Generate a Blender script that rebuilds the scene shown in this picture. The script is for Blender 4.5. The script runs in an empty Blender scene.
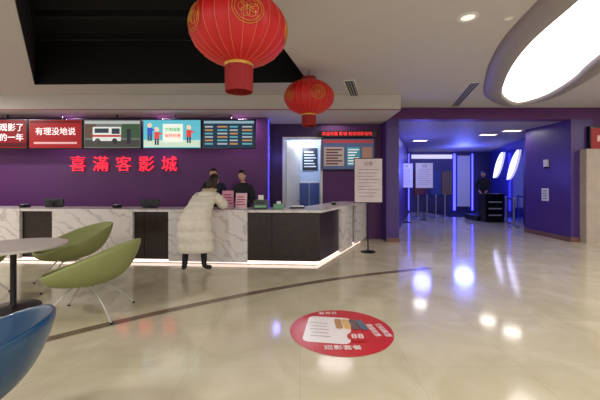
import bpy, bmesh, math, random
from mathutils import Vector, Matrix
random.seed(4)
F=330.0; HZ=183.0; CH=1.5; CZ=3.42
S=bpy.context.scene
COL=S.collection
def lin(c):
    return tuple(((v/255.0)/12.92 if v/255.0<=0.04045 else ((v/255.0+0.055)/1.055)**2.4) for v in c)
def G(px,py):      # surveyed floor point
    d=F*CH/(py-HZ); return ((px-300)/F*d,d)
def X(px,d): return (px-300)/F*d
def Z(py,d): return CH-(py-HZ)/F*d
def C(px,py):
    d=F*(CZ-CH)/(HZ-py); return ((px-300)/F*d,d)
MATS={}
def mat(name,rgb,rough=0.5,metal=0.0,emit=0.0,var=0.06,scale=6.0,bump=0.0,coat=0.0,rgb2=None,spec=None):
    if name in MATS: return MATS[name]
    m=bpy.data.materials.new(name); m.use_nodes=True
    nt=m.node_tree; b=nt.nodes['Principled BSDF']
    c=lin(rgb); c2=lin(rgb2) if rgb2 else tuple(max(0,v*(1-var*2)) for v in c)
    tc=nt.nodes.new('ShaderNodeTexCoord'); n=nt.nodes.new('ShaderNodeTexNoise'); n.inputs['Scale'].default_value=scale; n.inputs['Detail'].default_value=4
    nt.links.new(tc.outputs['Object'],n.inputs['Vector'])
    r=nt.nodes.new('ShaderNodeValToRGB'); r.color_ramp.elements[0].position=0.35; r.color_ramp.elements[1].position=0.65
    r.color_ramp.elements[0].color=(*c2,1); r.color_ramp.elements[1].color=(*c,1)
    nt.links.new(n.outputs['Fac'],r.inputs['Fac']); nt.links.new(r.outputs['Color'],b.inputs['Base Color'])
    b.inputs['Roughness'].default_value=rough; b.inputs['Metallic'].default_value=metal
    if coat: b.inputs['Coat Weight'].default_value=coat
    if spec is not None: b.inputs['Specular IOR Level'].default_value=spec
    if emit>0:
        nt.links.new(r.outputs['Color'],b.inputs['Emission Color']); b.inputs['Emission Strength'].default_value=emit
    if bump>0:
        bp=nt.nodes.new('ShaderNodeBump'); bp.inputs['Strength'].default_value=bump; bp.inputs['Distance'].default_value=0.01
        nt.links.new(n.outputs['Fac'],bp.inputs['Height']); nt.links.new(bp.outputs['Normal'],b.inputs['Normal'])
    MATS[name]=m; return m
def grp(name):
    e=bpy.data.objects.new(name,None); COL.objects.link(e); e.empty_display_size=0.1; return e
def mk(name,verts,faces,m,parent=None,smooth=False):
    me=bpy.data.meshes.new(name); me.from_pydata([tuple(v) for v in verts],[],faces); me.update()
    bm=bmesh.new(); bm.from_mesh(me); bmesh.ops.recalc_face_normals(bm,faces=bm.faces); bm.to_mesh(me); bm.free()
    if smooth:
        for p in me.polygons: p.use_smooth=True
    o=bpy.data.objects.new(name,me); COL.objects.link(o)
    if m: me.materials.append(m)
    if parent: o.parent=parent
    return o
def box(name,x0,x1,y0,y1,z0,z1,m,parent=None,bev=0.0):
    v=[(x,y,z) for z in (z0,z1) for y in (y0,y1) for x in (x0,x1)]
    f=[(0,1,3,2),(4,5,7,6),(0,1,5,4),(2,3,7,6),(0,2,6,4),(1,3,7,5)]
    o=mk(name,v,f,m,parent)
    if bev>0:
        b=o.modifiers.new('bev','BEVEL'); b.width=bev; b.segments=3
    return o
def prism(name,pts,z0,z1,m,parent=None,bev=0):
    n=len(pts); v=[(p[0],p[1],z0) for p in pts]+[(p[0],p[1],z1) for p in pts]
    f=[tuple(range(n)),tuple(range(n,2*n))]+[(i,(i+1)%n,n+(i+1)%n,n+i) for i in range(n)]
    o=mk(name,v,f,m,parent)
    if bev>0:
        b=o.modifiers.new('bev','BEVEL'); b.width=bev; b.segments=2
    return o
def seg(name,p0,p1,a,b_,out,th,z0,z1,m,parent=None,bev=0):
    p0=Vector(p0);p1=Vector(p1); d=(p1-p0).normalized(); n=Vector((d.y,-d.x))
    q=[p0+d*a+n*out,p0+d*b_+n*out,p0+d*b_+n*(out-th),p0+d*a+n*(out-th)]
    return prism(name,q,z0,z1,m,parent,bev)
def lathe(name,prof,m,parent=None,n=32,loc=(0,0,0),smooth=True):
    v=[];f=[]
    for r,z in prof:
        for i in range(n):
            a=2*math.pi*i/n; v.append((loc[0]+r*math.cos(a),loc[1]+r*math.sin(a),loc[2]+z))
    for j in range(len(prof)-1):
        for i in range(n):
            f.append((j*n+i,j*n+(i+1)%n,(j+1)*n+(i+1)%n,(j+1)*n+i))
    f.append(tuple(range(n))); f.append(tuple(range((len(prof)-1)*n,len(prof)*n)))
    o=mk(name,v,f,m,parent,smooth)
    if smooth:
        e=o.modifiers.new('es','EDGE_SPLIT'); e.split_angle=math.radians(40)
    return o
def tube(name,pts,r,m,parent=None,cyc=False,smoothc=False):
    cu=bpy.data.curves.new(name,'CURVE'); cu.dimensions='3D'; cu.bevel_depth=r; cu.bevel_resolution=3; cu.use_fill_caps=True
    s=cu.splines.new('POLY'); s.points.add(len(pts)-1)
    for q,p in zip(s.points,pts): q.co=(*p,1)
    s.use_cyclic_u=cyc
    o=bpy.data.objects.new(name,cu); COL.objects.link(o); cu.materials.append(m)
    if parent: o.parent=parent
    return o
def text(name,s,loc,w,m,parent=None,rot=(math.pi/2,0,0),ext=0.004,h=None,bold=0.0):
    cu=bpy.data.curves.new(name,'FONT'); cu.body=s; cu.size=1; cu.extrude=ext; cu.align_x='CENTER'; cu.align_y='CENTER'; cu.offset=bold
    cu.resolution_u=3
    o=bpy.data.objects.new(name,cu); COL.objects.link(o); cu.materials.append(m)
    bpy.context.view_layer.update()
    dx=max(o.dimensions.x,0.01); dy=max(o.dimensions.y,0.01)
    sx=w/dx; sy=(h/dy) if h else sx
    o.scale=(sx,sy,1); o.location=loc; o.rotation_euler=rot
    if parent: o.parent=parent
    return o
def loft(name,path,m,parent=None,n=24):
    v=[];f=[];L=len(path)
    for k,(c,rx,ry,u,w) in enumerate(path):
        for i in range(n):
            a=2*math.pi*i/n
            v.append(Vector(c)+Vector(u)*rx*math.cos(a)+Vector(w)*ry*math.sin(a))
    for j in range(L-1):
        for i in range(n):
            f.append((j*n+i,j*n+(i+1)%n,(j+1)*n+(i+1)%n,(j+1)*n+i))
    f.append(tuple(range(n))); f.append(tuple(range((L-1)*n,L*n)))
    return mk(name,v,f,m,parent,True)
def resample(keys,n):
    out=[];K=len(keys)-1
    for i in range(n+1):
        t=i/n*K; k=min(int(t),K-1); u=t-k
        p=[keys[max(k-1,0)],keys[k],keys[k+1],keys[min(k+2,K)]]
        def cr(a,b,c,d): return 0.5*((2*b)+(c-a)*u+(2*a-5*b+4*c-d)*u*u+(3*b-a-3*c+d)*u**3)
        c=Vector([cr(*[q[0][j] for q in p]) for j in range(3)])
        out.append((c,cr(*[q[1] for q in p]),cr(*[q[2] for q in p])))
    return out
def puffy(name,keys,n,seams,amp,m,parent,right=None,fwd=None,seg_n=28,seed=0):
    rs=resample([(Vector(k[0]),k[1],k[2]) for k in keys],n); path=[]
    for i,(c,rx,ry) in enumerate(rs):
        if right is None:
            a=rs[max(i-1,0)][0]; b=rs[min(i+1,n)][0]; d=(b-a).normalized()
            u=d.cross(Vector((0,0,1)));
            if u.length<0.1: u=d.cross(Vector((0,1,0)))
            u.normalize(); w=d.cross(u).normalized()
        else: u=Vector(right);w=Vector(fwd)
        q=1+amp*abs(math.sin(math.pi*seams*i/n))-amp*0.5
        path.append((c,rx*q,ry*q,u,w))
    return loft(name,path,m,parent,seg_n)

# ---------- materials
M_ceil=mat('ceiling_paint',(198,192,188),0.7,var=0.01)
M_black=mat('black_recess',(5,5,6),0.9)
M_purple=mat('purple_wall',(88,32,100),0.5,var=0.03)
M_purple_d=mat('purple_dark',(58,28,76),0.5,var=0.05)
M_purple_bluelit=mat('purple_wall_bluelit',(76,50,124),0.4,var=0.04)  # purple wall with the blue light falling on it put into the colour
M_white=mat('white_satin',(225,222,216),0.35,var=0.01)
M_wood=mat('dark_wood',(50,34,32),0.3,var=0.25,scale=14)
M_metal=mat('brushed_metal',(170,170,172),0.3,0.9,var=0.03)
M_chairleg=mat('chair_leg_paint',(190,186,176),0.35,0.3,var=0.02)
M_dmetal=mat('dark_metal',(50,50,52),0.35,0.8)
M_red=mat('lantern_red',(190,16,20),0.5,emit=0.06,var=0.05)
M_gold=mat('gold_trim',(214,160,70),0.35,0.7)
M_text_red=mat('red_sign_letters',(255,40,70),0.4,emit=0.9,var=0)
M_green=mat('olive_fabric',(144,148,92),0.75,bump=0.2,scale=60,var=0.05)
M_blue=mat('teal_blue_shell',(8,64,100),0.3,coat=0.4,var=0.04)
M_led=mat('led_strip',(255,232,222),0.5,emit=2.4,var=0)
M_blue_led=mat('blue_led',(60,60,255),0.5,emit=5,var=0)
M_skin=mat('skin',(214,164,138),0.5,var=0.03)
M_hair=mat('black_hair',(22,17,16),0.45,bump=0.5,scale=50,var=0.2)
M_hair2=mat('brown_hair',(52,32,26),0.45,bump=0.5,scale=50,var=0.25)
M_coat=mat('cream_puffer',(232,224,208),0.6,bump=0.3,scale=18,var=0.05)
M_dark=mat('dark_cloth',(26,26,34),0.8,var=0.1)
M_navy=mat('navy_cloth',(28,30,48),0.8,var=0.1)
M_shoe=mat('dark_shoe',(24,20,20),0.5)
M_paper=mat('paper_white',(236,234,232),0.6,var=0.01)
M_ink=mat('ink_dark',(50,44,60),0.6)
M_pink=mat('pink_card',(232,160,186),0.5,var=0.02)
M_screenblk=mat('screen_bezel',(12,12,14),0.25)
def EM(name,c,s=0.9): return mat('em_'+name,c,0.4,emit=s,var=0,spec=0.2)

def marble(name,base,vein,rough,scale):
    m=bpy.data.materials.new(name); m.use_nodes=True; nt=m.node_tree; b=nt.nodes['Principled BSDF']
    tc=nt.nodes.new('ShaderNodeTexCoord'); mp=nt.nodes.new('ShaderNodeMapping'); mp.inputs['Rotation'].default_value=(0.3,0.9,0.5)
    w=nt.nodes.new('ShaderNodeTexWave'); w.inputs['Scale'].default_value=scale; w.inputs['Distortion'].default_value=14; w.inputs['Detail'].default_value=6; w.inputs['Detail Scale'].default_value=1.6
    r=nt.nodes.new('ShaderNodeValToRGB'); e=r.color_ramp.elements; e[0].position=0.0; e[0].color=(*lin(vein),1); e[1].position=0.22; e[1].color=(*lin(base),1)
    n=nt.nodes.new('ShaderNodeTexNoise'); n.inputs['Scale'].default_value=3; n.inputs['Detail'].default_value=6
    mx=nt.nodes.new('ShaderNodeMix'); mx.data_type='RGBA'; mx.inputs[7].default_value=(*lin(base),1)
    nt.links.new(tc.outputs['Object'],mp.inputs[0]); nt.links.new(mp.outputs[0],w.inputs[0]); nt.links.new(w.outputs['Fac'],r.inputs[0]); nt.links.new(mp.outputs[0],n.inputs[0])
    nt.links.new(n.outputs['Fac'],mx.inputs[0]); nt.links.new(r.outputs[0],mx.inputs[6]); nt.links.new(mx.outputs[2],b.inputs['Base Color'])
    b.inputs['Roughness'].default_value=rough; return m
M_marble=marble('counter_marble',(226,219,216),(174,164,162),0.2,1.5)

def floor_mat():
    m=bpy.data.materials.new('polished_tile_floor'); m.use_nodes=True; nt=m.node_tree; b=nt.nodes['Principled BSDF']
    tc=nt.nodes.new('ShaderNodeTexCoord')
    br=nt.nodes.new('ShaderNodeTexBrick'); br.offset=0; br.inputs['Scale'].default_value=1; br.inputs['Brick Width'].default_value=0.9; br.inputs['Row Height'].default_value=0.9
    br.inputs['Mortar Size'].default_value=0.002; br.inputs['Mortar Smooth'].default_value=0.3
    br.inputs['Color1'].default_value=(1,1,1,1); br.inputs['Color2'].default_value=(0.96,0.96,0.95,1); br.inputs['Mortar'].default_value=(0.78,0.75,0.7,1)
    n=nt.nodes.new('ShaderNodeTexNoise'); n.inputs['Scale'].default_value=1.6; n.inputs['Detail'].default_value=7; n.inputs['Distortion'].default_value=1.4
    r=nt.nodes.new('ShaderNodeValToRGB'); e=r.color_ramp.elements; e[0].position=0.3; e[0].color=(*lin((194,184,156)),1); e[1].position=0.7; e[1].color=(*lin((213,204,180)),1)
    mx=nt.nodes.new('ShaderNodeMix'); mx.data_type='RGBA'; mx.blend_type='MULTIPLY'; mx.inputs[0].default_value=1
    nt.links.new(tc.outputs['Object'],br.inputs['Vector']); nt.links.new(tc.outputs['Object'],n.inputs['Vector'])
    nt.links.new(n.outputs['Fac'],r.inputs[0]); nt.links.new(r.outputs[0],mx.inputs[6]); nt.links.new(br.outputs['Color'],mx.inputs[7]); nt.links.new(mx.outputs[2],b.inputs['Base Color'])
    b.inputs['Roughness'].default_value=0.1; b.inputs['IOR'].default_value=1.75
    return m
# ---------- shell
box('floor',-9,12,-3,18,-0.1,0,floor_mat())
hole=[(-1.92,2.0),(-0.92,2.0),(0.17,6.3),(-5.19,6.45)]
outer=[(-9,-3),(12,-3),(12,8.45),(-9,8.45)]
v=[(x,y,CZ) for x,y in outer]+[(x,y,CZ) for x,y in hole]+[(x,y,CZ+0.25) for x,y in outer]+[(x,y,CZ+0.25) for x,y in hole]
f=[]
for i in range(4):
    j=(i+1)%4
    f+= [(i,j,4+j,4+i),(8+i,8+j,12+j,12+i),(4+i,4+j,12+j,12+i),(i,j,8+j,8+i)]
mk('ceiling',v,f,M_ceil)
rec=grp('ceiling_recess')
hv=[(x,y,CZ+0.005) for x,y in hole]+[(x,y,CZ+0.9) for x,y in hole]
mk('recess_lining',hv,[(0,1,5,4),(1,2,6,5),(2,3,7,6),(3,0,4,7),(4,5,6,7)],M_black,rec)
def sc(p,k): c=(-1.9,4.4); return (c[0]+(p[0]-c[0])*k,c[1]+(p[1]-c[1])*k)
hi=[sc(p,0.995) for p in hole]
mk('recess_sleeve',[(x,y,CZ-0.004) for x,y in hi]+[(x,y,CZ+0.88) for x,y in hi],[(0,1,5,4),(1,2,6,5),(2,3,7,6),(3,0,4,7)],M_black,rec)
for i in range(5):
    yy=2.6+i*0.8; x0=-1.92-(yy-2)*0.753+0.15; x1=-0.92+(yy-2)*0.258-0.15
    box('recess_beam_%d'%i,x0,x1,yy,yy+0.05,CZ+0.6,CZ+0.7,M_black,rec)
box('ceiling_bulkhead',-9,2.2,7.2,8.9,3.09,CZ,M_ceil)
box('trim_1',-9,2.2,7.185,7.2,3.09,3.105,mat('trim_red',(150,40,50),0.5))
box('wall_feature',-9,-0.78,8.0,9.0,0,3.09,M_purple)
dx0=X(284,8.9);dx1=X(321,8.9);dz=Z(139,8.9)
wb=grp('wall_back')
box('wall_back_left',-0.78,dx0,8.9,9.0,0,3.09,M_purple_d,wb)
box('wall_back_right',dx1,2.26,8.9,9.0,0,3.09,M_purple,wb)
box('wall_back_lintel',dx0,dx1,8.9,9.0,dz,3.09,M_purple_d,wb)
dr=grp('door_1')
box('frame_left',dx0-0.04,dx0+0.02,8.86,9.02,0,dz,M_white,dr); box('frame_right',dx1-0.02,dx1+0.04,8.86,9.02,0,dz,M_white,dr); box('frame_top',dx0-0.04,dx1+0.04,8.86,9.02,dz,dz+0.05,M_white,dr)
prism('leaf',[(dx0+0.03,9.05),(dx0+0.07,9.04),(dx0+0.42,9.75),(dx0+0.38,9.77)],0.01,dz-0.03,M_white,dr)
tube('handle',[(dx0+0.36,9.6,1.0),(dx0+0.42,9.58,1.0),(dx0+0.42,9.5,1.0)],0.012,M_metal,dr)
M_room=mat('back_room_wall',(176,190,214),0.6,var=0.02)
br_=grp('wall_backroom')
box('room_back',dx0-0.3,dx1+0.3,10.4,10.5,0,3.0,M_room,br_); box('room_l',dx0-0.35,dx0-0.3,9.0,10.5,0,3.0,M_room,br_); box('room_r',dx1+0.3,dx1+0.35,9.0,10.5,0,3.0,M_room,br_); box('room_top',dx0-0.35,dx1+0.35,9.0,10.5,3.0,3.05,M_room,br_)
nb=grp('notice_board')
box('board',0.08,0.55,10.36,10.398,1.9,2.6,mat('board_dark',(36,40,50),0.4),nb,0.01)
for i in range(6): box('line_%d'%i,0.13,0.5-0.04*(i%3),10.35,10.36,2.0+i*0.09,2.035+i*0.09,EM('lt',(190,200,215),0.4),nb)
cab=grp('storage_cabinet')
box('body',-0.05,0.6,10.0,10.35,0.0,1.55,M_white,cab,0.01)
box('door_a',-0.03,0.265,9.98,10.0,0.08,1.5,mat('cab_blue',(80,100,160),0.4),cab,0.005); box('door_b',0.285,0.58,9.98,10.0,0.08,1.5,mat('cab_blue',(60,90,170)),cab,0.005)
box('pillar_purple',2.2,2.52,8.4,8.9,0,3.12,M_purple_bluelit)
box('wall_header',2.2,7.45,8.4,8.7,3.12,CZ,M_purple)
box('ceiling_passage',2.2,12,8.7,18,3.12,3.25,mat('passage_ceiling',(160,152,160),0.6,var=0.02))
seg('wall_passage_left',(2.52,8.9),(4.95,15.2),0,6.75,0,0.12,0,3.12,M_purple_bluelit)
box('wall_far_left',3.9,4.95,15.1,15.22,0,3.12,M_purple_d)
box('wall_far',4.0,12,17,17.12,0,3.12,mat('far_wall',(70,62,92),0.5,var=0.1))
box('wall_passage_right',6.9,7.45,8.4,10.1,0,3.12,M_purple_bluelit)
seg('wall_passage_step',(7.45,10.0),(8.1,11.8),0,1.9,0,0.1,0,3.12,M_purple_d)
pr0=(8.08,11.8); pr1=(9.75,17.0)
seg('wall_glossy_blue',pr0,pr1,0,5.45,0.1,0.1,0,3.12,mat('gloss_blue',(36,44,150),0.12,coat=0.6,var=0.1))
box('baseboard_right',6.86,6.9,8.4,10.1,0,0.12,mat('skirting',(120,86,80),0.4)); box('baseboard_pillar',6.86,7.1,8.36,8.4,0,0.12,MATS['skirting'])
box('baseboard_left',2.2,2.54,8.37,8.4,0,0.1,MATS['skirting'])
box('pillar_cream',7.12,8.0,8.2,8.4,0,2.35,mat('cream_pillar',(190,174,160),0.5))
box('wall_right_front',7.45,12,8.4,8.5,0,CZ,M_purple)
box('wall_left',-9.1,-9,-3,8.9,0,CZ,M_ceil); box('wall_right',12,12.1,-3,18,0,CZ,M_ceil)
# passage decor
lf=grp('leaf_wall_shape')  # emissive leaf shapes set on the glossy wall
def leaf_on_wall(parent,nm,t,pz,L,W,tilt):
    p0=Vector(pr0);p1=Vector(pr1);d=(p1-p0).normalized();n=Vector((-d.y,d.x)); q=p0+d*t+n*0.02
    vs=[]
    N=28
    for i in range(N):
        a=2*math.pi*i/N; u=W*math.sin(a)*abs(math.sin(a))**0.8; w=L*math.cos(a)
        u2=u*math.cos(tilt)+w*math.sin(tilt); w2=-u*math.sin(tilt)+w*math.cos(tilt)
        vs.append((q.x+d.x*u2,q.y+d.y*u2,pz+w2))
    vs2=[(a[0]+n.x*0.05,a[1]+n.y*0.05,a[2]) for a in vs]
    mk(nm,vs+vs2,[tuple(range(N)),tuple(range(N,2*N))]+[(i,(i+1)%N,N+(i+1)%N,N+i) for i in range(N)],EM('leaf',(225,222,255),2.0),parent)
leaf_on_wall(lf,'leaf_a',3.6,2.3,0.95,0.24,-0.95); leaf_on_wall(lf,'leaf_b',1.4,2.2,0.9,0.2,-0.9)
def led(nm,x,w): box(nm,x-w/2,x+w/2,16.93,16.99,0.1,3.0,M_blue_led)
led('blue_light_line',X(409,16.9),0.06); led('blue_light_line.001',X(455,16.9),0.10); led('blue_light_line.002',X(473,16.9),0.05)
pg=grp('lit_wall_panel')  # grey wall panel; its brightness is put in as emission
box('panel',X(458,16.9),X(470,16.9),16.9,16.98,0.3,2.9,EM('pan',(150,150,180),0.3),pg); box('panel_b',X(412,16.9),X(452,16.9),16.88,16.98,2.75,2.95,EM('pan2',(230,225,215),0.7),pg)
pp=grp('movie_posters')
for i,px in enumerate((420,436,447)):
    box('poster_%d'%i,X(px,16.9)-0.25,X(px,16.9)+0.25,16.9,16.98,0.9,2.1,EM('po%d'%i,[(90,50,60),(50,60,110),(90,76,66)][i],0.25),pp)
box('passage_carpet',X(440,15.5),8.8,14.6,16.95,0.0,0.012,mat('navy_carpet',(26,26,60),0.95,bump=0.3,scale=80))
PD=[]
for i,(px,py) in enumerate(((512,130),(488,134),(420,140))):
    d=F*(3.12-CH)/(HZ-py); x=X(px,d); PD.append((x,d))
    g=grp('passage_downlight' if i==0 else 'passage_downlight.%03d'%i)
    box('frame',x-0.28,x+0.28,d-0.12,d+0.12,3.09,3.12,M_white,g); box('lens',x-0.24,x+0.24,d-0.08,d+0.08,3.08,3.09,EM('dl',(255,244,225),2.5),g)
# ---------- ceiling fittings
leaf_px=[(2.55,2.2),(2.79,3.2),(3.0,4.2),(3.3,5.05),(3.68,5.87),(4.2,6.85),(4.7,7.45),(5.1,7.75),(5.25,7.6),(5.28,7.15),(5.12,6.5),(4.9,5.9),(4.6,5.3),(4.3,4.6),(3.95,3.8),(3.5,3.0),(3.0,2.4)]
ll=grp('leaf_ceiling_light')
def smoothpoly(P,k=4):
    out=[];n=len(P)
    for i in range(n):
        a,b,c,d=[Vector(P[(i+j-1)%n]) for j in range(4)]
        for q in range(k):
            u=q/k; out.append(0.5*((2*b)+(c-a)*u+(2*a-5*b+4*c-d)*u*u+(3*b-a-3*c+d)*u**3))
    return out
LP=smoothpoly(leaf_px)
prism('diffuser',LP,CZ-0.02,CZ,EM('ceil_leaf',(255,250,240),3.4),ll)
N=len(LP); rv=[];rf=[]
def offs(P,o):
    out=[];n=len(P)
    for i in range(n):
        t=(P[(i+1)%n]-P[i-1]).normalized(); nn=Vector((t.y,-t.x)); out.append(P[i]+nn*o)
    return out
ar=sum(LP[i].x*LP[(i+1)%N].y-LP[(i+1)%N].x*LP[i].y for i in range(N)); sg=1 if ar>0 else -1
rings=[(0.0,CZ-0.02),(0.03,CZ-0.10),(0.26,CZ-0.06),(0.34,CZ-0.01),(0.34,CZ)]
for o,z in rings:
    for p in offs(LP,o*sg): rv.append((p.x,p.y,z))
for j in range(len(rings)-1):
    for i in range(N): rf.append((j*N+i,j*N+(i+1)%N,(j+1)*N+(i+1)%N,(j+1)*N+i))
mk('curved_rim',rv,rf,mat('rim_grey',(150,142,138),0.5,var=0.01),ll,True)
def vent(nm,a,b,w):
    a=Vector(a);b=Vector(b);g=grp(nm);L=(b-a).length
    seg('frame',a,b,0,L,w/2,w,CZ-0.012,CZ,M_white,g); seg('slot',a,b,0.03,L-0.03,w/2-0.025,w-0.05,CZ-0.015,CZ-0.012,mat('vent_slot',(60,56,54),0.6),g)
    for i in range(3): seg('louvre_%d'%i,a,b,0.03,L-0.03,w/2-0.04-i*(w-0.06)/3,0.008,CZ-0.02,CZ-0.012,M_white,g)
vent('ceiling_vent',C(349,80),C(359,107),0.22); vent('ceiling_vent.001',C(476,82),C(455,106),0.22)
def dlight(nm,p,r=0.07,em=3):
    g=grp(nm); lathe('ring',[(r*0.75,0),(r*0.8,-0.012),(r*1.15,-0.01),(r*1.2,0)],M_white,g,24,(p[0],p[1],CZ)); lathe('lens',[(0.001,-0.004),(r*0.75,-0.004),(r*0.75,0)],EM('dlens%d'%int(em*10),(255,245,230),em),g,24,(p[0],p[1],CZ))
FILL_DL=((1.6,0.4),(-3.8,0.6),(-7.4,3.0),(-7.6,5.8),(9.2,5.5),(7.4,2.6),(4.8,-0.8),(-1,-1.6))  # unseen fixtures added outside the view to fill the room with light
dlight('ceiling_downlight',C(468,17),0.10,0.8); dlight('smoke_detector',C(509,18),0.045,0.05)
for i,p in enumerate(FILL_DL): dlight('added_downlight.%03d'%(i+1),p,0.22)
# ---------- lanterns
def lantern(nm,x,y,z,R=0.425,hz=0.70,tz=1.0):
    g=grp(nm); H=R*hz; n=96; v=[];f=[];rows=20
    for j in range(rows+1):
        t=-1+2*j/rows; ph=t*math.radians(78)
        for i in range(n):
            a=2*math.pi*i/n; rib=1-0.035*abs(math.sin(a*12))
            v.append((x+R*math.cos(ph)*rib*math.cos(a),y+R*math.cos(ph)*rib*math.sin(a),z+H*math.sin(ph)/math.sin(math.radians(78))))
    for j in range(rows):
        for i in range(n): f.append((j*n+i,j*n+(i+1)%n,(j+1)*n+(i+1)%n,(j+1)*n+i))
    mk('body',v,f,M_red,g,True)
    for i in range(24):
        a=2*math.pi*(i)/24; pts=[]
        for j in range(13):
            ph=(-1+j/6)*math.radians(78); pts.append((x+R*1.004*math.cos(ph)*math.cos(a),y+R*1.004*math.cos(ph)*math.sin(a),z+H*math.sin(ph)/math.sin(math.radians(78))))
        tube('rib_%d'%i,pts,0.0022,mat('rib_lt',(226,110,80),0.4),g)
    cr=R*0.29
    lathe('cap_top',[(cr,0),(cr*1.05,0.02),(cr,0.06),(0.02,0.065)],mat('cap_red',(150,26,20),0.4),g,32,(x,y,z+H-0.01))
    lathe('cap_bottom',[(0.02,-0.035),(cr,-0.03),(cr*1.05,-0.01),(cr,0)],M_gold,g,32,(x,y,z-H+0.01))
    n=72;v=[];f=[];zz=z-H-0.02
    for j in range(5):
        for i in range(n):
            a=2*math.pi*i/n; r=cr*(0.97+0.05*math.sin(a*24)-0.01*j); v.append((x+r*math.cos(a),y+r*math.sin(a),zz-j*0.055*tz))
    for j in range(4):
        for i in range(n): f.append((j*n+i,j*n+(i+1)%n,(j+1)*n+(i+1)%n,(j+1)*n+i))
    mk('fringe',v,f,mat('fringe_red',(150,18,20),0.7),g,True)
    tube('cord',[(x,y,z+H+0.05),(x,y,CZ)],0.006,MATS['fringe_red'],g)
    for q in range(5):
        a0=-math.pi/2+0.35+q*2*math.pi/5
        def on(da_,dp_):
            da=da_/R; dp=dp_/H*0.9
            return (x+R*1.006*math.cos(dp)*math.cos(a0+da),y+R*1.006*math.cos(dp)*math.sin(a0+da),z+H*math.sin(dp))
        for rr in (0.125,0.105): tube('medal_%d_%d'%(q,int(rr*1000)),[on(rr*math.cos(2*math.pi*i/28),rr*math.sin(2*math.pi*i/28)) for i in range(28)],0.0028,M_gold,g,True)
        for k in range(6):
            b0=math.pi*k/3; tube('petal_%d_%d'%(q,k),[on(0.045*math.cos(b0)+0.035*math.cos(2*math.pi*i/10),0.045*math.sin(b0)+0.035*math.sin(2*math.pi*i/10)) for i in range(10)],0.0024,M_gold,g,True)
lantern('red_lantern',X(239,2.9),2.9,Z(31,2.9)); lantern('red_lantern.001',X(309,5.6),5.6,Z(97.5,5.6),hz=0.68,tz=0.8)
# ---------- screens over the counter
D=7.5
def screen(nm,px0,px1,py0,py1,d,c,s=0.8):
    g=grp(nm); x0=X(px0,d)+0.01;x1=X(px1,d)-0.01;z1=Z(py0,d);z0=Z(py1,d)
    box('bezel',x0,x1,d,d+0.06,z0,z1,M_screenblk,g,0.008); e=0.025
    box('display',x0+e,x1-e,d-0.006,d,z0+e,z1-e,EM(nm,c,s),g)
    if nm.startswith('menu_screen'): tube('bracket',[((x0+x1)/2,d+0.05,z1-0.1),((x0+x1)/2,d+0.2,z1+0.02),((x0+x1)/2,d+0.2,3.09)],0.02,M_dmetal,g)
    return g
def R(g,nm,px0,px1,py0,py1,d,c,s=0.7,lay=1): return box(nm,X(px0,d),X(px1,d),d-0.006-0.003*lay,d-0.005,Z(py1,d),Z(py0,d),EM('c%d_%d_%d'%c,c,s),g)
def T(g,nm,s,px,py,wpx,d,c,h=None): return text(nm,s,(X(px,d),d-0.018,Z(py,d)),wpx/F*d,EM('t%d_%d_%d'%c,c,0.8),g,ext=0.002,h=(h/F*d if h else None),bold=0.005)
g=screen('menu_screen',-28,28,119,149,D,(120,14,26),0.6); R(g,'band',-24,26,143,147,D,(70,10,18)); T(g,'txt','我要观影了',4,128,40,D,(245,235,235)); T(g,'txt2','新的一年',8,138,32,D,(245,235,235))
g=screen('menu_screen.001',28,83,119,149,D,(150,24,30),0.6); R(g,'band_top',30,81,121,123,D,(90,16,24)); R(g,'band',34,77,142,144,D,(205,160,160)); T(g,'txt','有理没地说',56,132,40,D,(250,240,240))
g=screen('menu_screen.002',83,142,119,149,D,(104,112,108),0.6)
R(g,'road',85,140,140,147,D,(66,66,62)); R(g,'sky',85,140,121,124,D,(170,176,176)); R(g,'trees',122,140,124,138,D,(60,84,62)); R(g,'shopfront',85,96,124,138,D,(90,70,60))
R(g,'van_body',93,121,127,141,D,(214,216,214),lay=2); R(g,'windscreen',112,120,128.5,134,D,(50,60,70),lay=3); R(g,'side_window',95,109,128.5,133,D,(50,60,70),lay=3); R(g,'stripe',93,121,135,137,D,(170,60,50),lay=3); R(g,'person',127,131,129,144,D,(46,46,60),lay=2)
for i,px in enumerate((98,115)):
    o=lathe('wheel_%d'%i,[(0.001,-0.004),(0.06,-0.004),(0.06,0.004),(0.001,0.004)],M_screenblk,g,20,(0,0,0)); o.rotation_euler=(math.pi/2,0,0); o.location=(X(px,D),D-0.018,Z(141,D))
g=screen('menu_screen.003',142,202,119,149,D,(96,186,206),0.7); R(g,'hill',144,200,140,147,D,(200,220,200)); R(g,'card',163,183,124,142,D,(236,242,232),lay=2)
def fig(nm,px,top,c,face=(240,200,170)):
    o=lathe(nm+'_head',[(0.001,-0.004),(0.05,-0.004),(0.05,0.004),(0.001,0.004)],EM('t%d_%d_%d'%face,face,0.8),g,18,(0,0,0)); o.rotation_euler=(math.pi/2,0,0); o.location=(X(px,D),D-0.018,Z(top+2.5,D))
    R(g,nm+'_torso',px-2.4,px+2.4,top+5,top+12,D,c,lay=3); R(g,nm+'_leg_a',px-2,px-0.4,top+12,top+18,D,(60,60,90),lay=3); R(g,nm+'_leg_b',px+0.4,px+2,top+12,top+18,D,(60,60,90),lay=3); R(g,nm+'_arm',px+2.4,px+5,top+6,top+7.6,D,c,lay=3)
fig('figure_a',150,123,(60,90,190)); fig('figure_b',157,127,(220,80,70)); fig('figure_c',189,125,(220,70,60))
T(g,'txt','文明观影',173,130,16,D,(50,150,80)); T(g,'txt2','保持安静',173,136,16,D,(220,90,60))
g=screen('menu_screen.004',202,256,119,149,D,(34,58,80),0.6); R(g,'head',204,254,121,123.5,D,(140,170,185))
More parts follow.
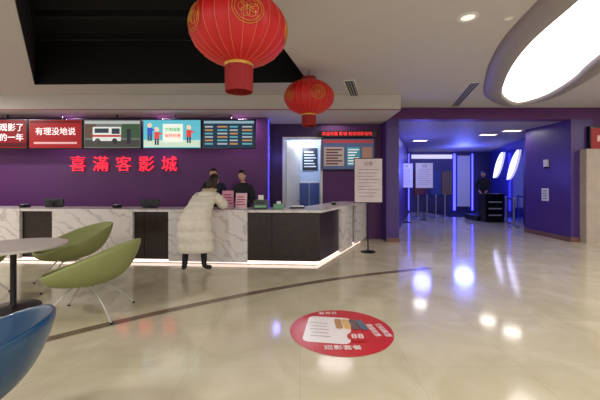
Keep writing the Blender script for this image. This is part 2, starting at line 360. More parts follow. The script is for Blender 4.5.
for i in range(6):
    for k in range(4): R(g,'cell_%d_%d'%(i,k),205+k*12.4,205+k*12.4+(10 if k%2 else 8),126+i*3.4,127.6+i*3.4,D,[(170,180,186),(190,140,90),(100,170,180)][(i+k)%3],0.6)
sg_=grp('cinema_name_sign')
for i,ch in enumerate('喜滿客影城'):
    text('letter_%d'%i,ch,(X(78+i*22.8,7.975),7.975,Z(165,7.97)),15/F*7.97,M_text_red,sg_,ext=0.02,bold=0.0)
d=8.75
g=screen('price_screen',321,375,138,170,d,(66,74,104),0.7); R(g,'head',323,373,140,143,d,(150,60,60),0.5); R(g,'left',324,344,147,166,d,(150,136,124),0.5); R(g,'mid',347,360,147,166,d,(60,130,140),0.5); R(g,'right',362,372,147,166,d,(140,104,90),0.5)
for i in range(6): R(g,'ln_%d'%i,348,359-(i%3)*2,149+i*2.8,150.2+i*2.8,d,(220,225,230),0.5,2); R(g,'lm_%d'%i,326,342-(i%2)*4,149+i*2.8,150.4+i*2.8,d,(80,40,60),0.5,2)
g=grp('led_ticker'); box('housing',X(318,8.7),X(376,8.7),8.68,8.8,Z(137,8.7),Z(131,8.7),M_screenblk,g); T(g,'ticker_text','欢迎光临 影城 祝您观影愉快',347,134,50,8.68,(255,60,60))
box('blue_light_line.003',-0.775,-0.745,7.96,7.995,0.9,3.05,mat('blue_led_dim',(70,70,230),0.5,emit=1.2,var=0))
g=grp('poster_lightbox'); box('frame',X(590,8.3),X(625,8.3),8.3,8.395,Z(152,8.3),Z(126,8.3),M_screenblk,g,0.01); box('face',X(591,8.3),X(624,8.3),8.29,8.3,Z(150,8.3),Z(128,8.3),EM('pst',(130,40,40),0.5),g); text('caption','新片',(X(604,8.28),8.28,Z(139,8.28)),0.34,EM('w',(220,190,170),0.5),g)
g=grp('wall_card_reader'); box('body',6.85,6.9,9.15,9.3,1.95,2.15,M_white,g,0.01); lathe('dome',[(0.001,-0.05),(0.03,-0.04),(0.045,0)],M_screenblk,g,16,(6.86,9.22,1.95))
g=grp('wall_notice'); box('plate',6.88,6.9,9.15,9.4,1.0,1.35,M_paper,g)
for i in range(4): box('line_%d'%i,6.875,6.88,9.19,9.36,1.06+i*0.07,1.08+i*0.07,M_ink,g)
# ---------- counter
P0=(-8.5,6.484);P1=(0.39,5.89);P2=(1.71,8.68)
a=Vector(P1)-Vector(P0);L1=a.length;b=Vector(P2)-Vector(P1);L2=b.length
d1=a.normalized();d2=b.normalized();n1=Vector((-d1.y,d1.x));n2=Vector((-d2.y,d2.x))
def off(o):
    p0=Vector(P0)+n1*o;p2=Vector(P2)+n2*o
    A=Vector(P1)+n1*o;B=Vector(P1)+n2*o
    den=d1.x*(-d2.y)+d2.x*d1.y; w=B-A; t=(w.x*(-d2.y)+d2.x*w.y)/den
    return [p0,A+d1*t,p2]
def band(nm,o0,o1,z0,z1,m,par,bev=0):
    A=off(o0);B=off(o1); return prism(nm,A+B[::-1],z0,z1,m,par,bev)
ct=grp('reception_counter')
band('plinth',0.14,0.60,0,0.09,mat('plinth',(90,84,80),0.4),ct); band('led_base',0.12,0.14,0.015,0.06,M_led,ct)
band('front_panels',0.05,0.65,0.09,0.95,M_wood,ct); band('shadow_gap',0.06,0.64,0.95,0.965,M_black,ct); band('stone_top',0.0,0.7,0.965,1.01,M_marble,ct,0.006)
def fx(x): return (x-P0[0])/d1.x
for i,(xa,xb) in enumerate(((-8.4,-7.6),(-6.6,-5.32),(-4.67,-3.10),(-2.42,-0.955))):
    seg('marble_panel_%d'%i,P0,P1,fx(xa),fx(xb),0.015,0.07,0.06,1.012,M_marble,ct,0.004)
def sd(px):
    k=(px-300)/F; return (k*P1[1]-P1[0])/(d2.x-k*d2.y)
for i,(pa,pb) in enumerate(((341,352),(355.5,365.8))):
    seg('marble_side_%d'%i,P1,P2,sd(pa),sd(pb),0.015,0.07,0.06,1.012,M_marble,ct,0.004)
for i in range(0,14):
    s=0.6*i+0.2
    if s<L1: seg('panel_joint_%d'%i,P0,P1,s,s+0.008,-0.045,0.01,0.1,0.94,M_black,ct)
# ---------- items on the counter
TZ=1.013
def card(nm,x,y,w,h,m,lean=0.12,yaw=0.0):
    g=grp(nm); g.location=(x,y,TZ+0.015); g.rotation_euler=(0,0,yaw)
    v=[(-w/2,0,0),(w/2,0,0),(w/2,lean*h,h),(-w/2,lean*h,h)]; v+=[(a[0],a[1]+0.008,a[2]) for a in v]
    mk('panel',v,[(0,1,2,3),(4,5,6,7),(0,1,5,4),(1,2,6,5),(2,3,7,6),(3,0,4,7)],m,g)
    box('foot',-w/2,w/2,-0.04,0.08,-0.014,0,M_white,g)
    for i in range(4):
        z=h*(0.2+0.17*i); box('print_%d'%i,-w*0.38,w*(0.38-0.1*(i%2)),lean*z-0.006,lean*z+0.002,z,z+h*0.06,mat('print_rose',(170,60,90),0.5),g)
card('pink_counter_sign',X(228,6.5),6.5,0.22,0.32,M_pink,yaw=0.25); card('pink_counter_sign.001',X(241,6.25),6.25,0.22,0.28,mat('pink2',(244,196,210),0.5),yaw=-0.15)
def pos(nm,x,y,yaw):
    g=grp(nm); g.location=(x,y,TZ); g.rotation_euler=(0,0,yaw)
    box('base',-0.12,0.12,-0.1,0.1,0,0.02,M_dmetal,g,0.005); box('neck',-0.03,0.03,-0.02,0.03,0.02,0.08,M_dmetal,g,0.005); box('monitor',-0.19,0.19,-0.02,0.02,0.03,0.17,mat('monitor_shell',(40,42,46),0.5),g,0.012); box('vent',-0.1,0.1,-0.025,-0.02,0.08,0.13,M_screenblk,g)
pos('cash_register_monitor',-2.95,6.5,0.05); pos('cash_register_monitor.001',-5.0,6.72,0)
g=grp('receipt_printer'); x=X(262,6.3); box('body',x-0.14,x+0.12,6.15,6.4,TZ,TZ+0.17,mat('printer_grey',(74,82,78),0.5),g,0.02); box('slot',x-0.08,x+0.06,6.145,6.16,TZ+0.11,TZ+0.13,M_screenblk,g); box('paper',x-0.06,x+0.04,6.2,6.21,TZ+0.17,TZ+0.26,M_paper,g); box('label',x-0.12,x+0.1,6.14,6.15,TZ+0.03,TZ+0.07,mat('lab_green',(140,190,150),0.5),g)
g=grp('tissue_box'); x=X(279,6.3); box('body',x-0.1,x+0.1,6.2,6.32,TZ,TZ+0.09,mat('tissue',(120,170,140),0.5),g,0.008); prism('tissue_sheet',[(x-0.04,6.25),(x+0.04,6.25),(x+0.02,6.28),(x-0.03,6.28)],TZ+0.09,TZ+0.14,M_paper,g)
g=grp('paper_tray'); x=-0.05; box('tray',x-0.14,x+0.14,6.3,6.5,TZ,TZ+0.03,M_dmetal,g,0.004); box('sheets',x-0.12,x+0.12,6.31,6.48,TZ+0.03,TZ+0.045,M_paper,g)
for i,(x,y) in enumerate(((-5.5,6.6),(-3.6,6.5),(0.75,7.4))):
    g=grp('card_terminal' if i==0 else 'card_terminal.%03d'%i); box('body',x-0.05,x+0.05,y-0.09,y+0.09,TZ,TZ+0.06,M_dmetal,g,0.012); box('display',x-0.035,x+0.035,y+0.01,y+0.07,TZ+0.06,TZ+0.064,EM('term',(120,160,200),0.4),g); box('keys',x-0.035,x+0.035,y-0.07,y-0.01,TZ+0.06,TZ+0.066,M_white,g)
# ---------- sign stands
def signstand(nm,x,y,w,zt,zb,m=M_paper,lines=9,yaw=0,fr=M_dmetal):
    g=grp(nm); g.location=(x,y,0); g.rotation_euler=(0,0,yaw)
    lathe('base',[(0.16,0),(0.16,0.015),(0.03,0.03),(0.015,0.04)],M_dmetal,g,28); tube('pole',[(0,0.0,0.02),(0,0.0,zt-0.05)],0.013,M_dmetal,g)
    box('frame',-w/2,w/2,-0.035,-0.013,zb,zt,fr,g,0.006); box('sheet',-w/2+0.02,w/2-0.02,-0.04,-0.035,zb+0.02,zt-0.02,m,g)
    h=zt-zb
    for i in range(lines):
        z=zt-0.26*h-i*h*0.66/lines; box('text_line_%d'%i,-w*0.36,w*(0.36-0.16*((i*7)%3)/2),-0.043,-0.04,z-0.005,z+0.005,mat('print_grey',(120,110,120),0.6),g)
    text('heading','公告',(0,-0.043,zt-0.13*h),w*0.3,M_ink,g,ext=0.001)
signstand('notice_stand',X(368,7.17),7.17,0.63,Z(158,7.17),Z(203,7.17),mat('notice_sheet',(222,206,210),0.5))
signstand('notice_stand.001',X(406,12.6),12.6,0.53,Z(163,12.6),Z(188,12.6)); signstand('notice_stand.002',X(424,13.4),13.4,0.7,Z(163,13.4),Z(188,13.4),fr=M_white)
def barrier(nm,pts):
    g=grp(nm)
    for i,(x,y) in enumerate(pts):
        lathe('post_%d'%i,[(0.17,0),(0.17,0.02),(0.05,0.04),(0.027,0.06),(0.027,0.92),(0.04,0.93),(0.04,0.99),(0.001,1.0)],M_metal,g,20,(x,y,0))
    for i in range(len(pts)-1):
        p=Vector(pts[i]);q=Vector(pts[i+1]); L=(q-p).length; seg('belt_%d'%i,p,q,0.03,L-0.03,0.002,0.004,0.92,0.97,mat('belt_blue',(40,44,110),0.6),g)
barrier('queue_barrier',[(X(418,14),14),(X(427,14.1),14.1),(X(436,14.2),14.2),(X(445,14.3),14.3)])
barrier('queue_barrier.001',[(X(498,14),14),(X(506,12.3),12.3),(X(514,11.2),11.2)])
# ---------- floor markings
def strip(nm,ctr,w,m,z=0.003):
    P=[Vector(p) for p in ctr]; Q=[]
    for i in range(len(P)-1):
        a,b,c,d=P[max(i-1,0)],P[i],P[i+1],P[min(i+2,len(P)-1)]
        for k in range(6):
            u=k/6; Q.append(0.5*((2*b)+(c-a)*u+(2*a-5*b+4*c-d)*u*u+(3*b-a-3*c+d)*u**3))
    Q.append(P[-1]); v=[];f=[]
    for i,p in enumerate(Q):
        t=(Q[min(i+1,len(Q)-1)]-Q[max(i-1,0)]).normalized(); n=Vector((-t.y,t.x)); v.append((*(p+n*w/2),z)); v.append((*(p-n*w/2),z))
    for i in range(len(Q)-1): f.append((2*i,2*i+1,2*i+3,2*i+2))
    return mk(nm,v,f,m)
strip('trim_2',[G(-60,368),G(30,344),G(110,324),G(190,306),G(270,290),G(350,277),G(430,268)],0.12,mat('brown_inlay',(122,106,88),0.12,var=0.1))
sk=grp('round_floor_sticker')
sx=(341-300)/F*3.36; sy=3.36
M_st=mat('sticker_red',(196,34,42),0.3,var=0.02); M_sw=mat('sticker_white',(238,230,228),0.3,var=0.01)
v=[];n=64
mk('disc',[(sx+0.52*math.cos(2*math.pi*i/n),sy+0.52*math.sin(2*math.pi*i/n),0.004) for i in range(n)],[tuple(range(n))],M_st,sk)
def quad(nm,cx,cy,w,h,z,m,rot=0,rr=0.0):
    c,s=math.cos(rot),math.sin(rot)
    pts=[]
    if rr>0:
        for (qx,qy,a0) in ((w/2-rr,h/2-rr,0),(-w/2+rr,h/2-rr,1),(-w/2+rr,-h/2+rr,2),(w/2-rr,-h/2+rr,3)):
            for k in range(6):
                t=(a0+k/5)*math.pi/2; pts.append((qx+rr*math.cos(t),qy+rr*math.sin(t)))
    else: pts=[(-w/2,-h/2),(w/2,-h/2),(w/2,h/2),(-w/2,h/2)]
    return mk(nm,[(sx+cx+a*c-b*s,sy+cy+a*s+b*c,z) for a,b in pts],[tuple(range(len(pts)))],m,sk)
quad('white_label',-0.13,0.02,0.46,0.60,0.006,M_sw,-0.15,0.07)
for i in range(5): quad('label_line_%d'%i,-0.22,0.16-0.075*i,0.2-0.03*(i%2),0.011,0.008,mat('sticker_grey',(150,138,136),0.4),-0.15)
for i,c in enumerate(((190,140,90),(225,180,110),(110,90,90),(90,110,130))): quad('snack_%d'%i,-0.01+0.08*i,0.14-0.01*i,0.07,0.24,0.009+0.0005*i,mat('snack%d'%i,c,0.4),0.05*i,0.02)
def ftext(nm,s,cx,cy,w,m,rot=0): return text(nm,s,(sx+cx,sy+cy,0.012),w,m,sk,rot=(0,0,rot),ext=0.0008,bold=0.0)
ftext('caption_main','观影套餐',-0.03,-0.38,0.34,M_sw); ftext('caption_side','扫码购票',0.42,-0.02,0.3,M_sw,-1.4); ftext('caption_side_b','超值优惠',0.32,-0.02,0.28,M_sw,-1.4); ftext('caption_top','会员日',-0.1,0.41,0.2,M_sw,0.05)
v=[(sx+0.14+0.1*math.cos(2*math.pi*i/24),sy-0.16+0.1*math.sin(2*math.pi*i/24),0.012) for i in range(24)]; mk('badge',v,[tuple(range(24))],M_st,sk); text('badge_text','88',(sx+0.14,sy-0.16,0.014),0.12,M_sw,sk,rot=(0,0,0),ext=0.0008)
# ---------- table
tb=grp('round_table'); tx,ty=-3.44,3.96
lathe('top',[(0.5,0.722),(0.54,0.73),(0.545,0.745),(0.54,0.755),(0.001,0.756)],mat('table_top',(206,200,190),0.3,var=0.01),tb,56,(tx,ty,0))
lathe('column',[(0.05,0.02),(0.032,0.06),(0.032,0.66),(0.06,0.70),(0.16,0.722)],M_dmetal,tb,28,(tx,ty,0)); lathe('foot',[(0.27,0),(0.27,0.012),(0.1,0.03),(0.05,0.04)],M_dmetal,tb,40,(tx,ty,0))
# ---------- chairs
def tubchair(nm,x,y,yaw,m,s=1.25,lm=M_chairleg):
    g=grp(nm); g.location=(x,y,0); g.rotation_euler=(0,0,yaw)
    n=40;rows=12;v=[];f=[]
    B=0.31
    v.append((0,0.02,B))
    for j in range(1,rows+1):
        t=j/rows
        for i in range(n):
            a=2*math.pi*i/n; b=(1-math.cos(a))/2; sb=b**1.6*(1.6-0.6*b)
            H=0.42+0.30*sb
            Rx=0.37;Ry=0.34+0.07*sb
            r=math.sin(t*math.pi/2)**0.8; zz=B+(H-B)*t**2.2
            lean=1+0.12*(t**4)*b
            v.append((Rx*r*math.sin(a)*lean,Ry*r*math.cos(a)*lean,zz))
    for i in range(n): f.append((0,1+i,1+(i+1)%n))
    for j in range(rows-1):
        for i in range(n): f.append((1+j*n+i,1+j*n+(i+1)%n,1+(j+1)*n+(i+1)%n,1+(j+1)*n+i))
    v=[(a*s,b*s,0.02+c*(1+(s-1)*0.75)) for a,b,c in v]
    o=mk('shell',v,f,m,g,True); so=o.modifiers.new('s','SOLIDIFY'); so.thickness=0.035; so.offset=0; sb=o.modifiers.new('ss','SUBSURF'); sb.levels=1; sb.render_levels=1
    lathe('seat_pad',[(0.001,0.0),(0.2*s,0.0),(0.26*s,0.03),(0.25*s,0.06),(0.001,0.08)],m,g,32,(0,0.02,0.40))
    hz=0.345
    lathe('hub',[(0.12,0),(0.13,0.01),(0.13,0.02),(0.10,0.04)],lm,g,24,(0,0,hz))
    for k,sx_ in enumerate((-1,1)):
        w=0.27*s
        tube('leg_frame_%d'%k,[(sx_*w,0.30*s,0.012),(sx_*w*0.72,0.2*s,0.18),(sx_*w*0.35,0.08*s,hz+0.01),(sx_*w*0.35,-0.08*s,hz+0.01),(sx_*w*0.72,-0.22*s,0.18),(sx_*w,-0.32*s,0.012)],0.010,lm,g)
        for q,yy in enumerate((0.30*s,-0.32*s)): lathe('glide_%d_%d'%(k,q),[(0.014,0),(0.016,0.01),(0.01,0.025)],M_dmetal,g,12,(sx_*w,yy,0))
    tube('cross_rail',[(-0.27*s*0.72,-0.22*s,0.18),(0.27*s*0.72,-0.22*s,0.18)],0.007,lm,g)
    return g
tubchair('lounge_chair',-2.42,3.76,math.radians(98),M_green,1.2); tubchair('lounge_chair.001',-3.46,4.95,math.radians(135),M_green,1.25)
tubchair('lounge_chair.002',-4.42,4.3,math.radians(-100),M_green,1.2); tubchair('blue_lounge_chair',-1.82,1.6,math.radians(110),M_blue,1.12,M_dmetal)
# ---------- people
def bake(o):
    dg=bpy.context.evaluated_depsgraph_get(); me=bpy.data.meshes.new_from_object(o.evaluated_get(dg)); o.modifiers.clear(); o.data=me
    for p in me.polygons: p.use_smooth=True
def skin(nm,V,E,Rr,m,parent,root=0,sub=2):
    me=bpy.data.meshes.new(nm); me.from_pydata([tuple(v) for v in V],E,[]); o=bpy.data.objects.new(nm,me); COL.objects.link(o)
    md=o.modifiers.new('skin','SKIN'); md.use_smooth_shade=True
    for i,r in enumerate(Rr):
        sv=me.skin_vertices[0].data[i]; sv.radius=(r,r) if not isinstance(r,tuple) else r; sv.use_root=(i==root)
    s=o.modifiers.new('sub','SUBSURF'); s.levels=sub; s.render_levels=sub
    bpy.context.view_layer.update(); bake(o)
    for mm in (m if isinstance(m,list) else [m]): o.data.materials.append(mm)
    if parent: o.parent=parent
    return o
def hand(nm,w,dirv,up,side,parent,curl=0.35):
    w=Vector(w);d=Vector(dirv).normalized();u=Vector(up).normalized();s=d.cross(u).normalized()*side
    V=[w-d*0.03,w,w+d*0.04];E=[(0,1),(1,2)];Rr=[0.026,0.024,(0.026,0.018)]
    for k,(o,L) in enumerate(((0.03,0.068),(0.010,0.076),(-0.010,0.070),(-0.029,0.056))):
        b=w+d*0.085+s*o; i=len(V)
        V+=[b,b+d*L*0.45-u*L*0.12*curl*2,b+d*L*0.75-u*L*0.45*curl*2,b+d*L*0.9-u*L*0.75*curl*2]
        E+=[(2,i),(i,i+1),(i+1,i+2),(i+2,i+3)]; Rr+=[0.0115,0.009,0.008,0.0065]
    i=len(V); V+=[w+d*0.04+s*0.032,w+d*0.068+s*0.052-u*0.006,w+d*0.09+s*0.056-u*0.014]; E+=[(1,i),(i,i+1),(i+1,i+2)]; Rr+=[0.013,0.010,0.008]
    return skin(nm,V,E,Rr,M_skin,parent,1,1)
def head(parent,c,yaw,pitch,hairm,style='short',s=1.0):
    hd=bpy.data.objects.new('head_pivot',None); COL.objects.link(hd); hd.parent=parent; hd.location=c
    hd.rotation_euler=(Matrix.Rotation(yaw,3,'Z')@Matrix.Rotation(pitch,3,'X')).to_euler(); hd.scale=(s,s,s)
    bm=bmesh.new(); bmesh.ops.create_uvsphere(bm,u_segments=40,v_segments=28,radius=1)
    for v in bm.verts:
        x,y,z=v.co; fx=0.076;fy=0.095;fz=0.115
        k=1.0
        if z<0: k=1-0.34*(-z)**1.5
        X_=x*fx*k; Y_=y*fy*(1-0.10*max(0,-z)) ; Z_=z*fz
        if y>0.2: Y_*=0.95
        if y<0 and z<-0.2: Y_*=1-0.35*min(1,(-z-0.2))
        nx=math.exp(-(x/0.14)**2); nz=math.exp(-((z+0.12)/0.17)**2)
        if y>0: Y_+=0.024*nx*nz
        for ex in (-0.4,0.4):
            if y>0: Y_-=0.008*math.exp(-((x-ex)/0.18)**2-((z-0.06)/0.12)**2)
        if y>0: Y_+=0.006*math.exp(-(x/0.28)**2-((z+0.48)/0.08)**2)+0.010*math.exp(-(x/0.25)**2-((z+0.85)/0.15)**2)
        v.co=(X_,Y_,Z_)
    me=bpy.data.meshes.new('head'); bm.to_mesh(me); bm.free()
    for p in me.polygons: p.use_smooth=True
    o=bpy.data.objects.new('head',me); COL.objects.link(o); o.parent=hd; me.materials.append(M_skin)
    def blob(nm,loc,sc,m,rot=(0,0,0)):
        bm=bmesh.new(); bmesh.ops.create_icosphere(bm,subdivisions=3,radius=1); me=bpy.data.meshes.new(nm); bm.to_mesh(me); bm.free()
        for p in me.polygons: p.use_smooth=True
        q=bpy.data.objects.new(nm,me); COL.objects.link(q); q.location=loc; q.scale=sc; q.rotation_euler=rot; q.parent=hd; me.materials.append(m); return q
    for sx_ in (-1,1):
        blob('eye',(sx_*0.030,0.076,0.008),(0.012,0.008,0.007),M_paper); blob('iris',(sx_*0.030,0.083,0.008),(0.0055,0.003,0.006),M_ink)
        blob('eyebrow',(sx_*0.031,0.083,0.027),(0.017,0.004,0.003),M_hair); blob('ear',(sx_*0.075,-0.005,-0.005),(0.011,0.019,0.031),M_skin)
    blob('mouth',(0,0.086,-0.056),(0.022,0.006,0.006),mat('lips',(170,90,84),0.5))
    bm=bmesh.new(); bmesh.ops.create_uvsphere(bm,u_segments=48,v_segments=36,radius=1); dele=[]
    low=-0.6 if style=='short' else -1.1
    for v in bm.verts:
        x,y,z=v.co
        t=min(1,max(0,(y+0.25)/0.7)); t=t*t*(3-2*t)
        hairline=low*(1-t)+0.55*t+0.06*math.sin(17*x)
        if z<hairline: dele.append(v)
        w=0.0035*math.sin(14*x+3*z)+0.002*math.sin(31*y+9*x)
        k=1.10 if y<0.3 else 1.05
        v.co=(x*0.078*k+w*x,y*0.098*k+w*y,z*0.118*1.06+w+0.002)
    bmesh.ops.delete(bm,geom=dele,context='VERTS'); me=bpy.data.meshes.new('hair'); bm.to_mesh(me); bm.free()
    for p in me.polygons: p.use_smooth=True
    q=bpy.data.objects.new('hair',me); COL.objects.link(q); q.parent=hd; me.materials.append(hairm); so=q.modifiers.new('s','SOLIDIFY'); so.thickness=0.012; so.offset=-1
    if style=='long': 
        blob('hair_back',(0,-0.062,-0.06),(0.085,0.052,0.105),hairm); blob('hair_side_l',(-0.066,-0.01,-0.05),(0.022,0.045,0.085),hairm); blob('hair_side_r',(0.066,-0.01,-0.05),(0.022,0.045,0.085),hairm)
    return hd
def body(nm,J,parent,zones,Rk=None):
    names=['pelvis','waist','chest','neckb','neckt','shL','elL','wrL','shR','elR','wrR','hipL','knL','anL','toL','hipR','knR','anR','toR']
    R0=dict(pelvis=(0.16,0.12),waist=(0.14,0.11),chest=(0.17,0.12),neckb=0.07,neckt=0.05,shL=0.075,shR=0.075,elL=0.055,elR=0.055,wrL=0.036,wrR=0.036,hipL=0.095,hipR=0.095,knL=0.065,knR=0.065,anL=0.045,anR=0.045,toL=0.038,toR=0.038)
    if Rk: R0.update(Rk)
    E=[('pelvis','waist'),('waist','chest'),('chest','neckb'),('neckb','neckt'),('chest','shL'),('shL','elL'),('elL','wrL'),('chest','shR'),('shR','elR'),('elR','wrR'),('pelvis','hipL'),('hipL','knL'),('knL','anL'),('anL','toL'),('pelvis','hipR'),('hipR','knR'),('knR','anR'),('anR','toR')]
    ix={n:i for i,n in enumerate(names)}
    o=skin(nm,[J[n] for n in names],[(ix[a],ix[b]) for a,b in E],[R0[n] for n in names],[z[1] for z in zones],parent,0,2)
    for p in o.data.polygons:
        z=p.center.z
        for k,(zt,mm) in enumerate(zones):
            if z<=zt: p.material_index=k; break
    return o
def stdJ(x,y,yaw,h=1.0,wl=None,wr=None,el=None,er=None,lean=0.0):
    L=dict(pelvis=(0,0,.93),waist=(0,lean*.3,1.12),chest=(0,lean*.8,1.32),neckb=(0,lean+.0,1.47),neckt=(0,lean*1.15+.01,1.55),shL=(-.18,lean*.95,1.40),shR=(.18,lean*.95,1.40),
      elL=el or (-.26,lean+0.02,1.13),elR=er or (.26,lean+0.02,1.13),wrL=wl or (-.2,.26,1.05),wrR=wr or (.2,.26,1.05),
      hipL=(-.09,0,.88),hipR=(.09,0,.88),knL=(-.1,.02,.49),knR=(.1,.02,.49),anL=(-.1,-.02,.09),anR=(.1,-.02,.09),toL=(-.11,.15,.045),toR=(.11,.15,.045))
    Mx=Matrix.Translation((x,y,0))@Matrix.Rotation(yaw,4,'Z')@Matrix.Scale(h,4)
    return {k:Mx@Vector(v) for k,v in L.items()}
def staff(nm,x,y,yaw,h,hyaw,pitch,top,zoff=0.0,arms=None,hs='short'):
    g=grp(nm); arms=arms or {}
    J=stdJ(x,y,yaw,h,lean=0.05,**arms)
    if zoff: J={k:v+Vector((0,0,zoff)) for k,v in J.items()}
    body('body',J,g,[(0.08+zoff,M_shoe),(0.92*h+zoff,M_dark),(J['neckb'].z+0.03,top),(9,M_skin)])
    hc=J['neckt']+Vector((0,0,0.10)); fw=Vector((-math.sin(hyaw),math.cos(hyaw),0)); head(g,hc+fw*0.015,hyaw,pitch,M_hair,hs)
    tube('collar',[J['neckb']+Vector((0.075*math.cos(t),0.065*math.sin(t),0.02)) for t in [i*math.pi/6 for i in range(12)]],0.02,top,g,True)
    for s_,e,w in ((1,'elL','wrL'),(-1,'elR','wrR')):
        dd=(J[w]-J[e]).normalized(); hand('hand_'+e[-1],J[w]+dd*0.02,dd+Vector((0,0,-0.05)),(0,0,1),s_,g)
    return g
staff('clerk_in_dark_coat',X(244,7.0),7.02,math.radians(165),1.0,math.radians(150),-0.25,M_dark,arms=dict(wl=(-.12,.30,1.10),wr=(.12,.32,1.10)))
staff('clerk_behind_counter',X(214,7.15),7.15,math.radians(185),1.03,math.radians(190),-0.2,M_navy,arms=dict(wl=(-.12,.30,1.08),wr=(.14,.30,1.08)))
ax,ay=X(484,13.4),13.4
pl=grp('attendant_desk'); box('cabinet',ax-0.42,ax+0.3,ay-0.85,ay-0.45,0,1.05,M_screenblk,pl,0.02); box('top',ax-0.45,ax+0.33,ay-0.88,ay-0.42,1.05,1.09,M_dmetal,pl,0.01)
for i in range(3): box('label_%d'%i,ax-0.3,ax+0.2,ay-0.865,ay-0.85,0.25+i*0.25,0.30+i*0.25,EM('lbl',(110,110,130),0.15),pl)
pf=grp('low_platform'); box('deck',ax-0.5,ax+0.5,ay-0.4,ay+0.6,0.02,0.2,M_dmetal,pf,0.01); box('toe_kick',ax-0.46,ax+0.46,ay-0.36,ay+0.56,0,0.02,M_screenblk,pf)
staff('passage_attendant',ax,ay+0.06,math.radians(150),1.0,math.radians(150),-0.1,M_dark,0.2,arms=dict(wl=(-.15,.26,1.0),wr=(.15,.26,1.0)))
# customer in long puffer coat leaning on the counter
w=grp('customer_in_puffer_coat')
J=dict(pelvis=(-1.78,5.58,.88),waist=(-1.75,5.62,1.04),chest=(-1.66,5.70,1.20),neckb=(-1.58,5.79,1.36),neckt=(-1.55,5.83,1.45),shL=(-1.76,5.78,1.25),elL=(-1.89,5.88,1.12),wrL=(-1.74,6.1,1.06),shR=(-1.49,5.77,1.25),elR=(-1.38,5.90,1.12),wrR=(-1.42,6.13,1.06),
 hipL=(-1.87,5.58,.83),knL=(-1.92,5.58,.47),anL=(-1.94,5.54,.09),toL=(-2.0,5.66,.045),hipR=(-1.7,5.58,.83),knR=(-1.64,5.62,.47),anR=(-1.62,5.58,.09),toR=(-1.52,5.69,.045))
J={k:Vector(v) for k,v in J.items()}
body('body',J,w,[(0.08,M_shoe),(0.5,M_dark),(1.36,M_coat),(9,M_skin)],dict(pelvis=0.12,waist=0.11,chest=0.11,neckb=0.055,shL=0.05,shR=0.05,elL=.045,elR=.045,wrL=.03,wrR=.03))
puffy('coat_body',[((-1.75,5.58,0.34),0.29,0.20),((-1.77,5.57,0.6),0.285,0.205),((-1.77,5.57,0.88),0.26,0.21),((-1.72,5.63,1.08),0.225,0.19),((-1.65,5.70,1.23),0.205,0.155),((-1.60,5.76,1.33),0.13,0.11),((-1.57,5.79,1.38),0.075,0.075)],72,9,0.08,M_coat,w,(0.985,0.17,0),(-0.17,0.985,0),36)
puffy('sleeve_left',[((-1.75,5.75,1.28),0.075,0.075),((-1.82,5.82,1.21),0.088,0.088),((-1.89,5.89,1.12),0.085,0.085),((-1.84,5.97,1.10),0.07,0.07),((-1.755,6.08,1.075),0.05,0.05)],40,6,0.12,M_coat,w)
puffy('sleeve_right',[((-1.50,5.75,1.28),0.075,0.075),((-1.43,5.81,1.21),0.088,0.088),((-1.38,5.90,1.125),0.085,0.085),((-1.39,5.98,1.10),0.07,0.07),((-1.42,6.10,1.075),0.05,0.05)],40,6,0.12,M_coat,w)
bm=bmesh.new(); bmesh.ops.create_uvsphere(bm,u_segments=28,v_segments=18,radius=1)
for v in bm.verts: v.co=(v.co.x*0.13,v.co.y*0.07,v.co.z*0.10*(1 if v.co.z<0 else 0.5))
me=bpy.data.meshes.new('hood'); bm.to_mesh(me); bm.free()
for p in me.polygons: p.use_smooth=True
o=bpy.data.objects.new('hood',me); COL.objects.link(o); me.materials.append(M_coat); o.location=(-1.62,5.67,1.31); o.rotation_euler=(-0.5,0,0.1); o.parent=w
pts=[(-1.585+0.105*math.cos(t),5.775+0.085*math.sin(t),1.375+0.01*math.sin(t)) for t in [i*math.pi/10 for i in range(20)]]
tube('collar_fur',pts,0.027,mat('fur_trim',(206,188,160),0.9,bump=1,scale=90),w,True)
head(w,Vector((-1.53,5.86,1.54)),math.radians(-35),-0.3,M_hair2,'long')
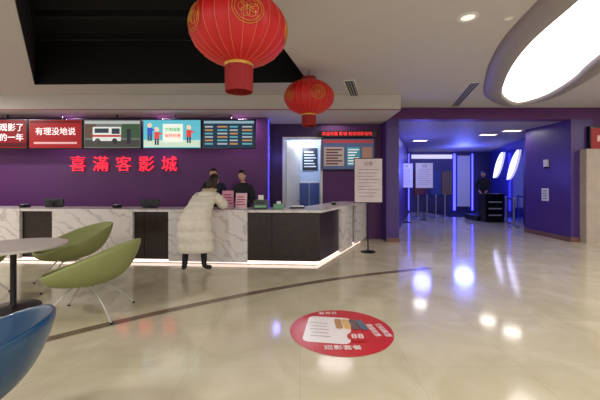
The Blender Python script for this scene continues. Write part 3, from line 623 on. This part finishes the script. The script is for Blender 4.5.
hand('hand_L',(-1.75,6.11,1.05),(0.5,0.85,-0.1),(0,0,1),1,w,0.2); hand('hand_R',(-1.42,6.13,1.05),(-0.3,0.9,-0.1),(0,0,1),-1,w,0.2)
# ---------- lights
def area(nm,loc,size,e,col=(1,0.97,0.93),rot=(0,0,0)):
    l=bpy.data.lights.new(nm,'AREA'); l.shape='DISK'; l.size=size; l.energy=e; l.color=col; o=bpy.data.objects.new(nm,l); COL.objects.link(o); o.location=loc; o.rotation_euler=rot; return o
for i,(x,y) in enumerate(FILL_DL): area('fill_lamp_%d'%i,(x,y,CZ-0.03),0.4,80)  # fill light under each added fixture
for i,x in enumerate((-5.5,-3.3,-1.4)): area('counter_lamp_%d'%i,(x,7.84,3.07),0.2,18,(1,0.88,0.9))
area('counter_lamp_3',(0.9,8.4,3.07),0.9,7,(1,0.88,0.9))
def pt(nm,loc,e,col,r=0.1):
    l=bpy.data.lights.new(nm,'POINT'); l.energy=e; l.color=col; l.shadow_soft_size=r; o=bpy.data.objects.new(nm,l); COL.objects.link(o); o.location=loc
pt('passage_blue_a',(4.25,11.5,1.95),75,(0.12,0.14,1),0.3); pt('passage_blue_b',(7.2,14.5,2.6),160,(0.12,0.16,1),0.4)
for i,(x,y) in enumerate(PD): area('passage_lamp_%d'%i,(x,y,3.06),0.5,6)
pt('backroom_lamp',(0.15,9.8,2.7),34,(0.9,0.94,1)); pt('blue_glow',(-0.6,8.4,2.2),6,(0.25,0.25,1))
wd=bpy.data.worlds.new('W'); S.world=wd; wd.use_nodes=True; bg=wd.node_tree.nodes['Background']; bg.inputs[0].default_value=(1,0.975,0.95,1); bg.inputs[1].default_value=0.8
# ---------- camera
cd=bpy.data.cameras.new('camera'); cam=bpy.data.objects.new('camera',cd); COL.objects.link(cam); cam.location=(0,0,CH); cam.rotation_euler=(math.pi/2,0,0)
cd.sensor_width=36; cd.lens=F/600*36; cd.shift_y=-(200-HZ)/600; cd.clip_start=0.05; S.camera=cam
S.view_settings.view_transform='Standard'
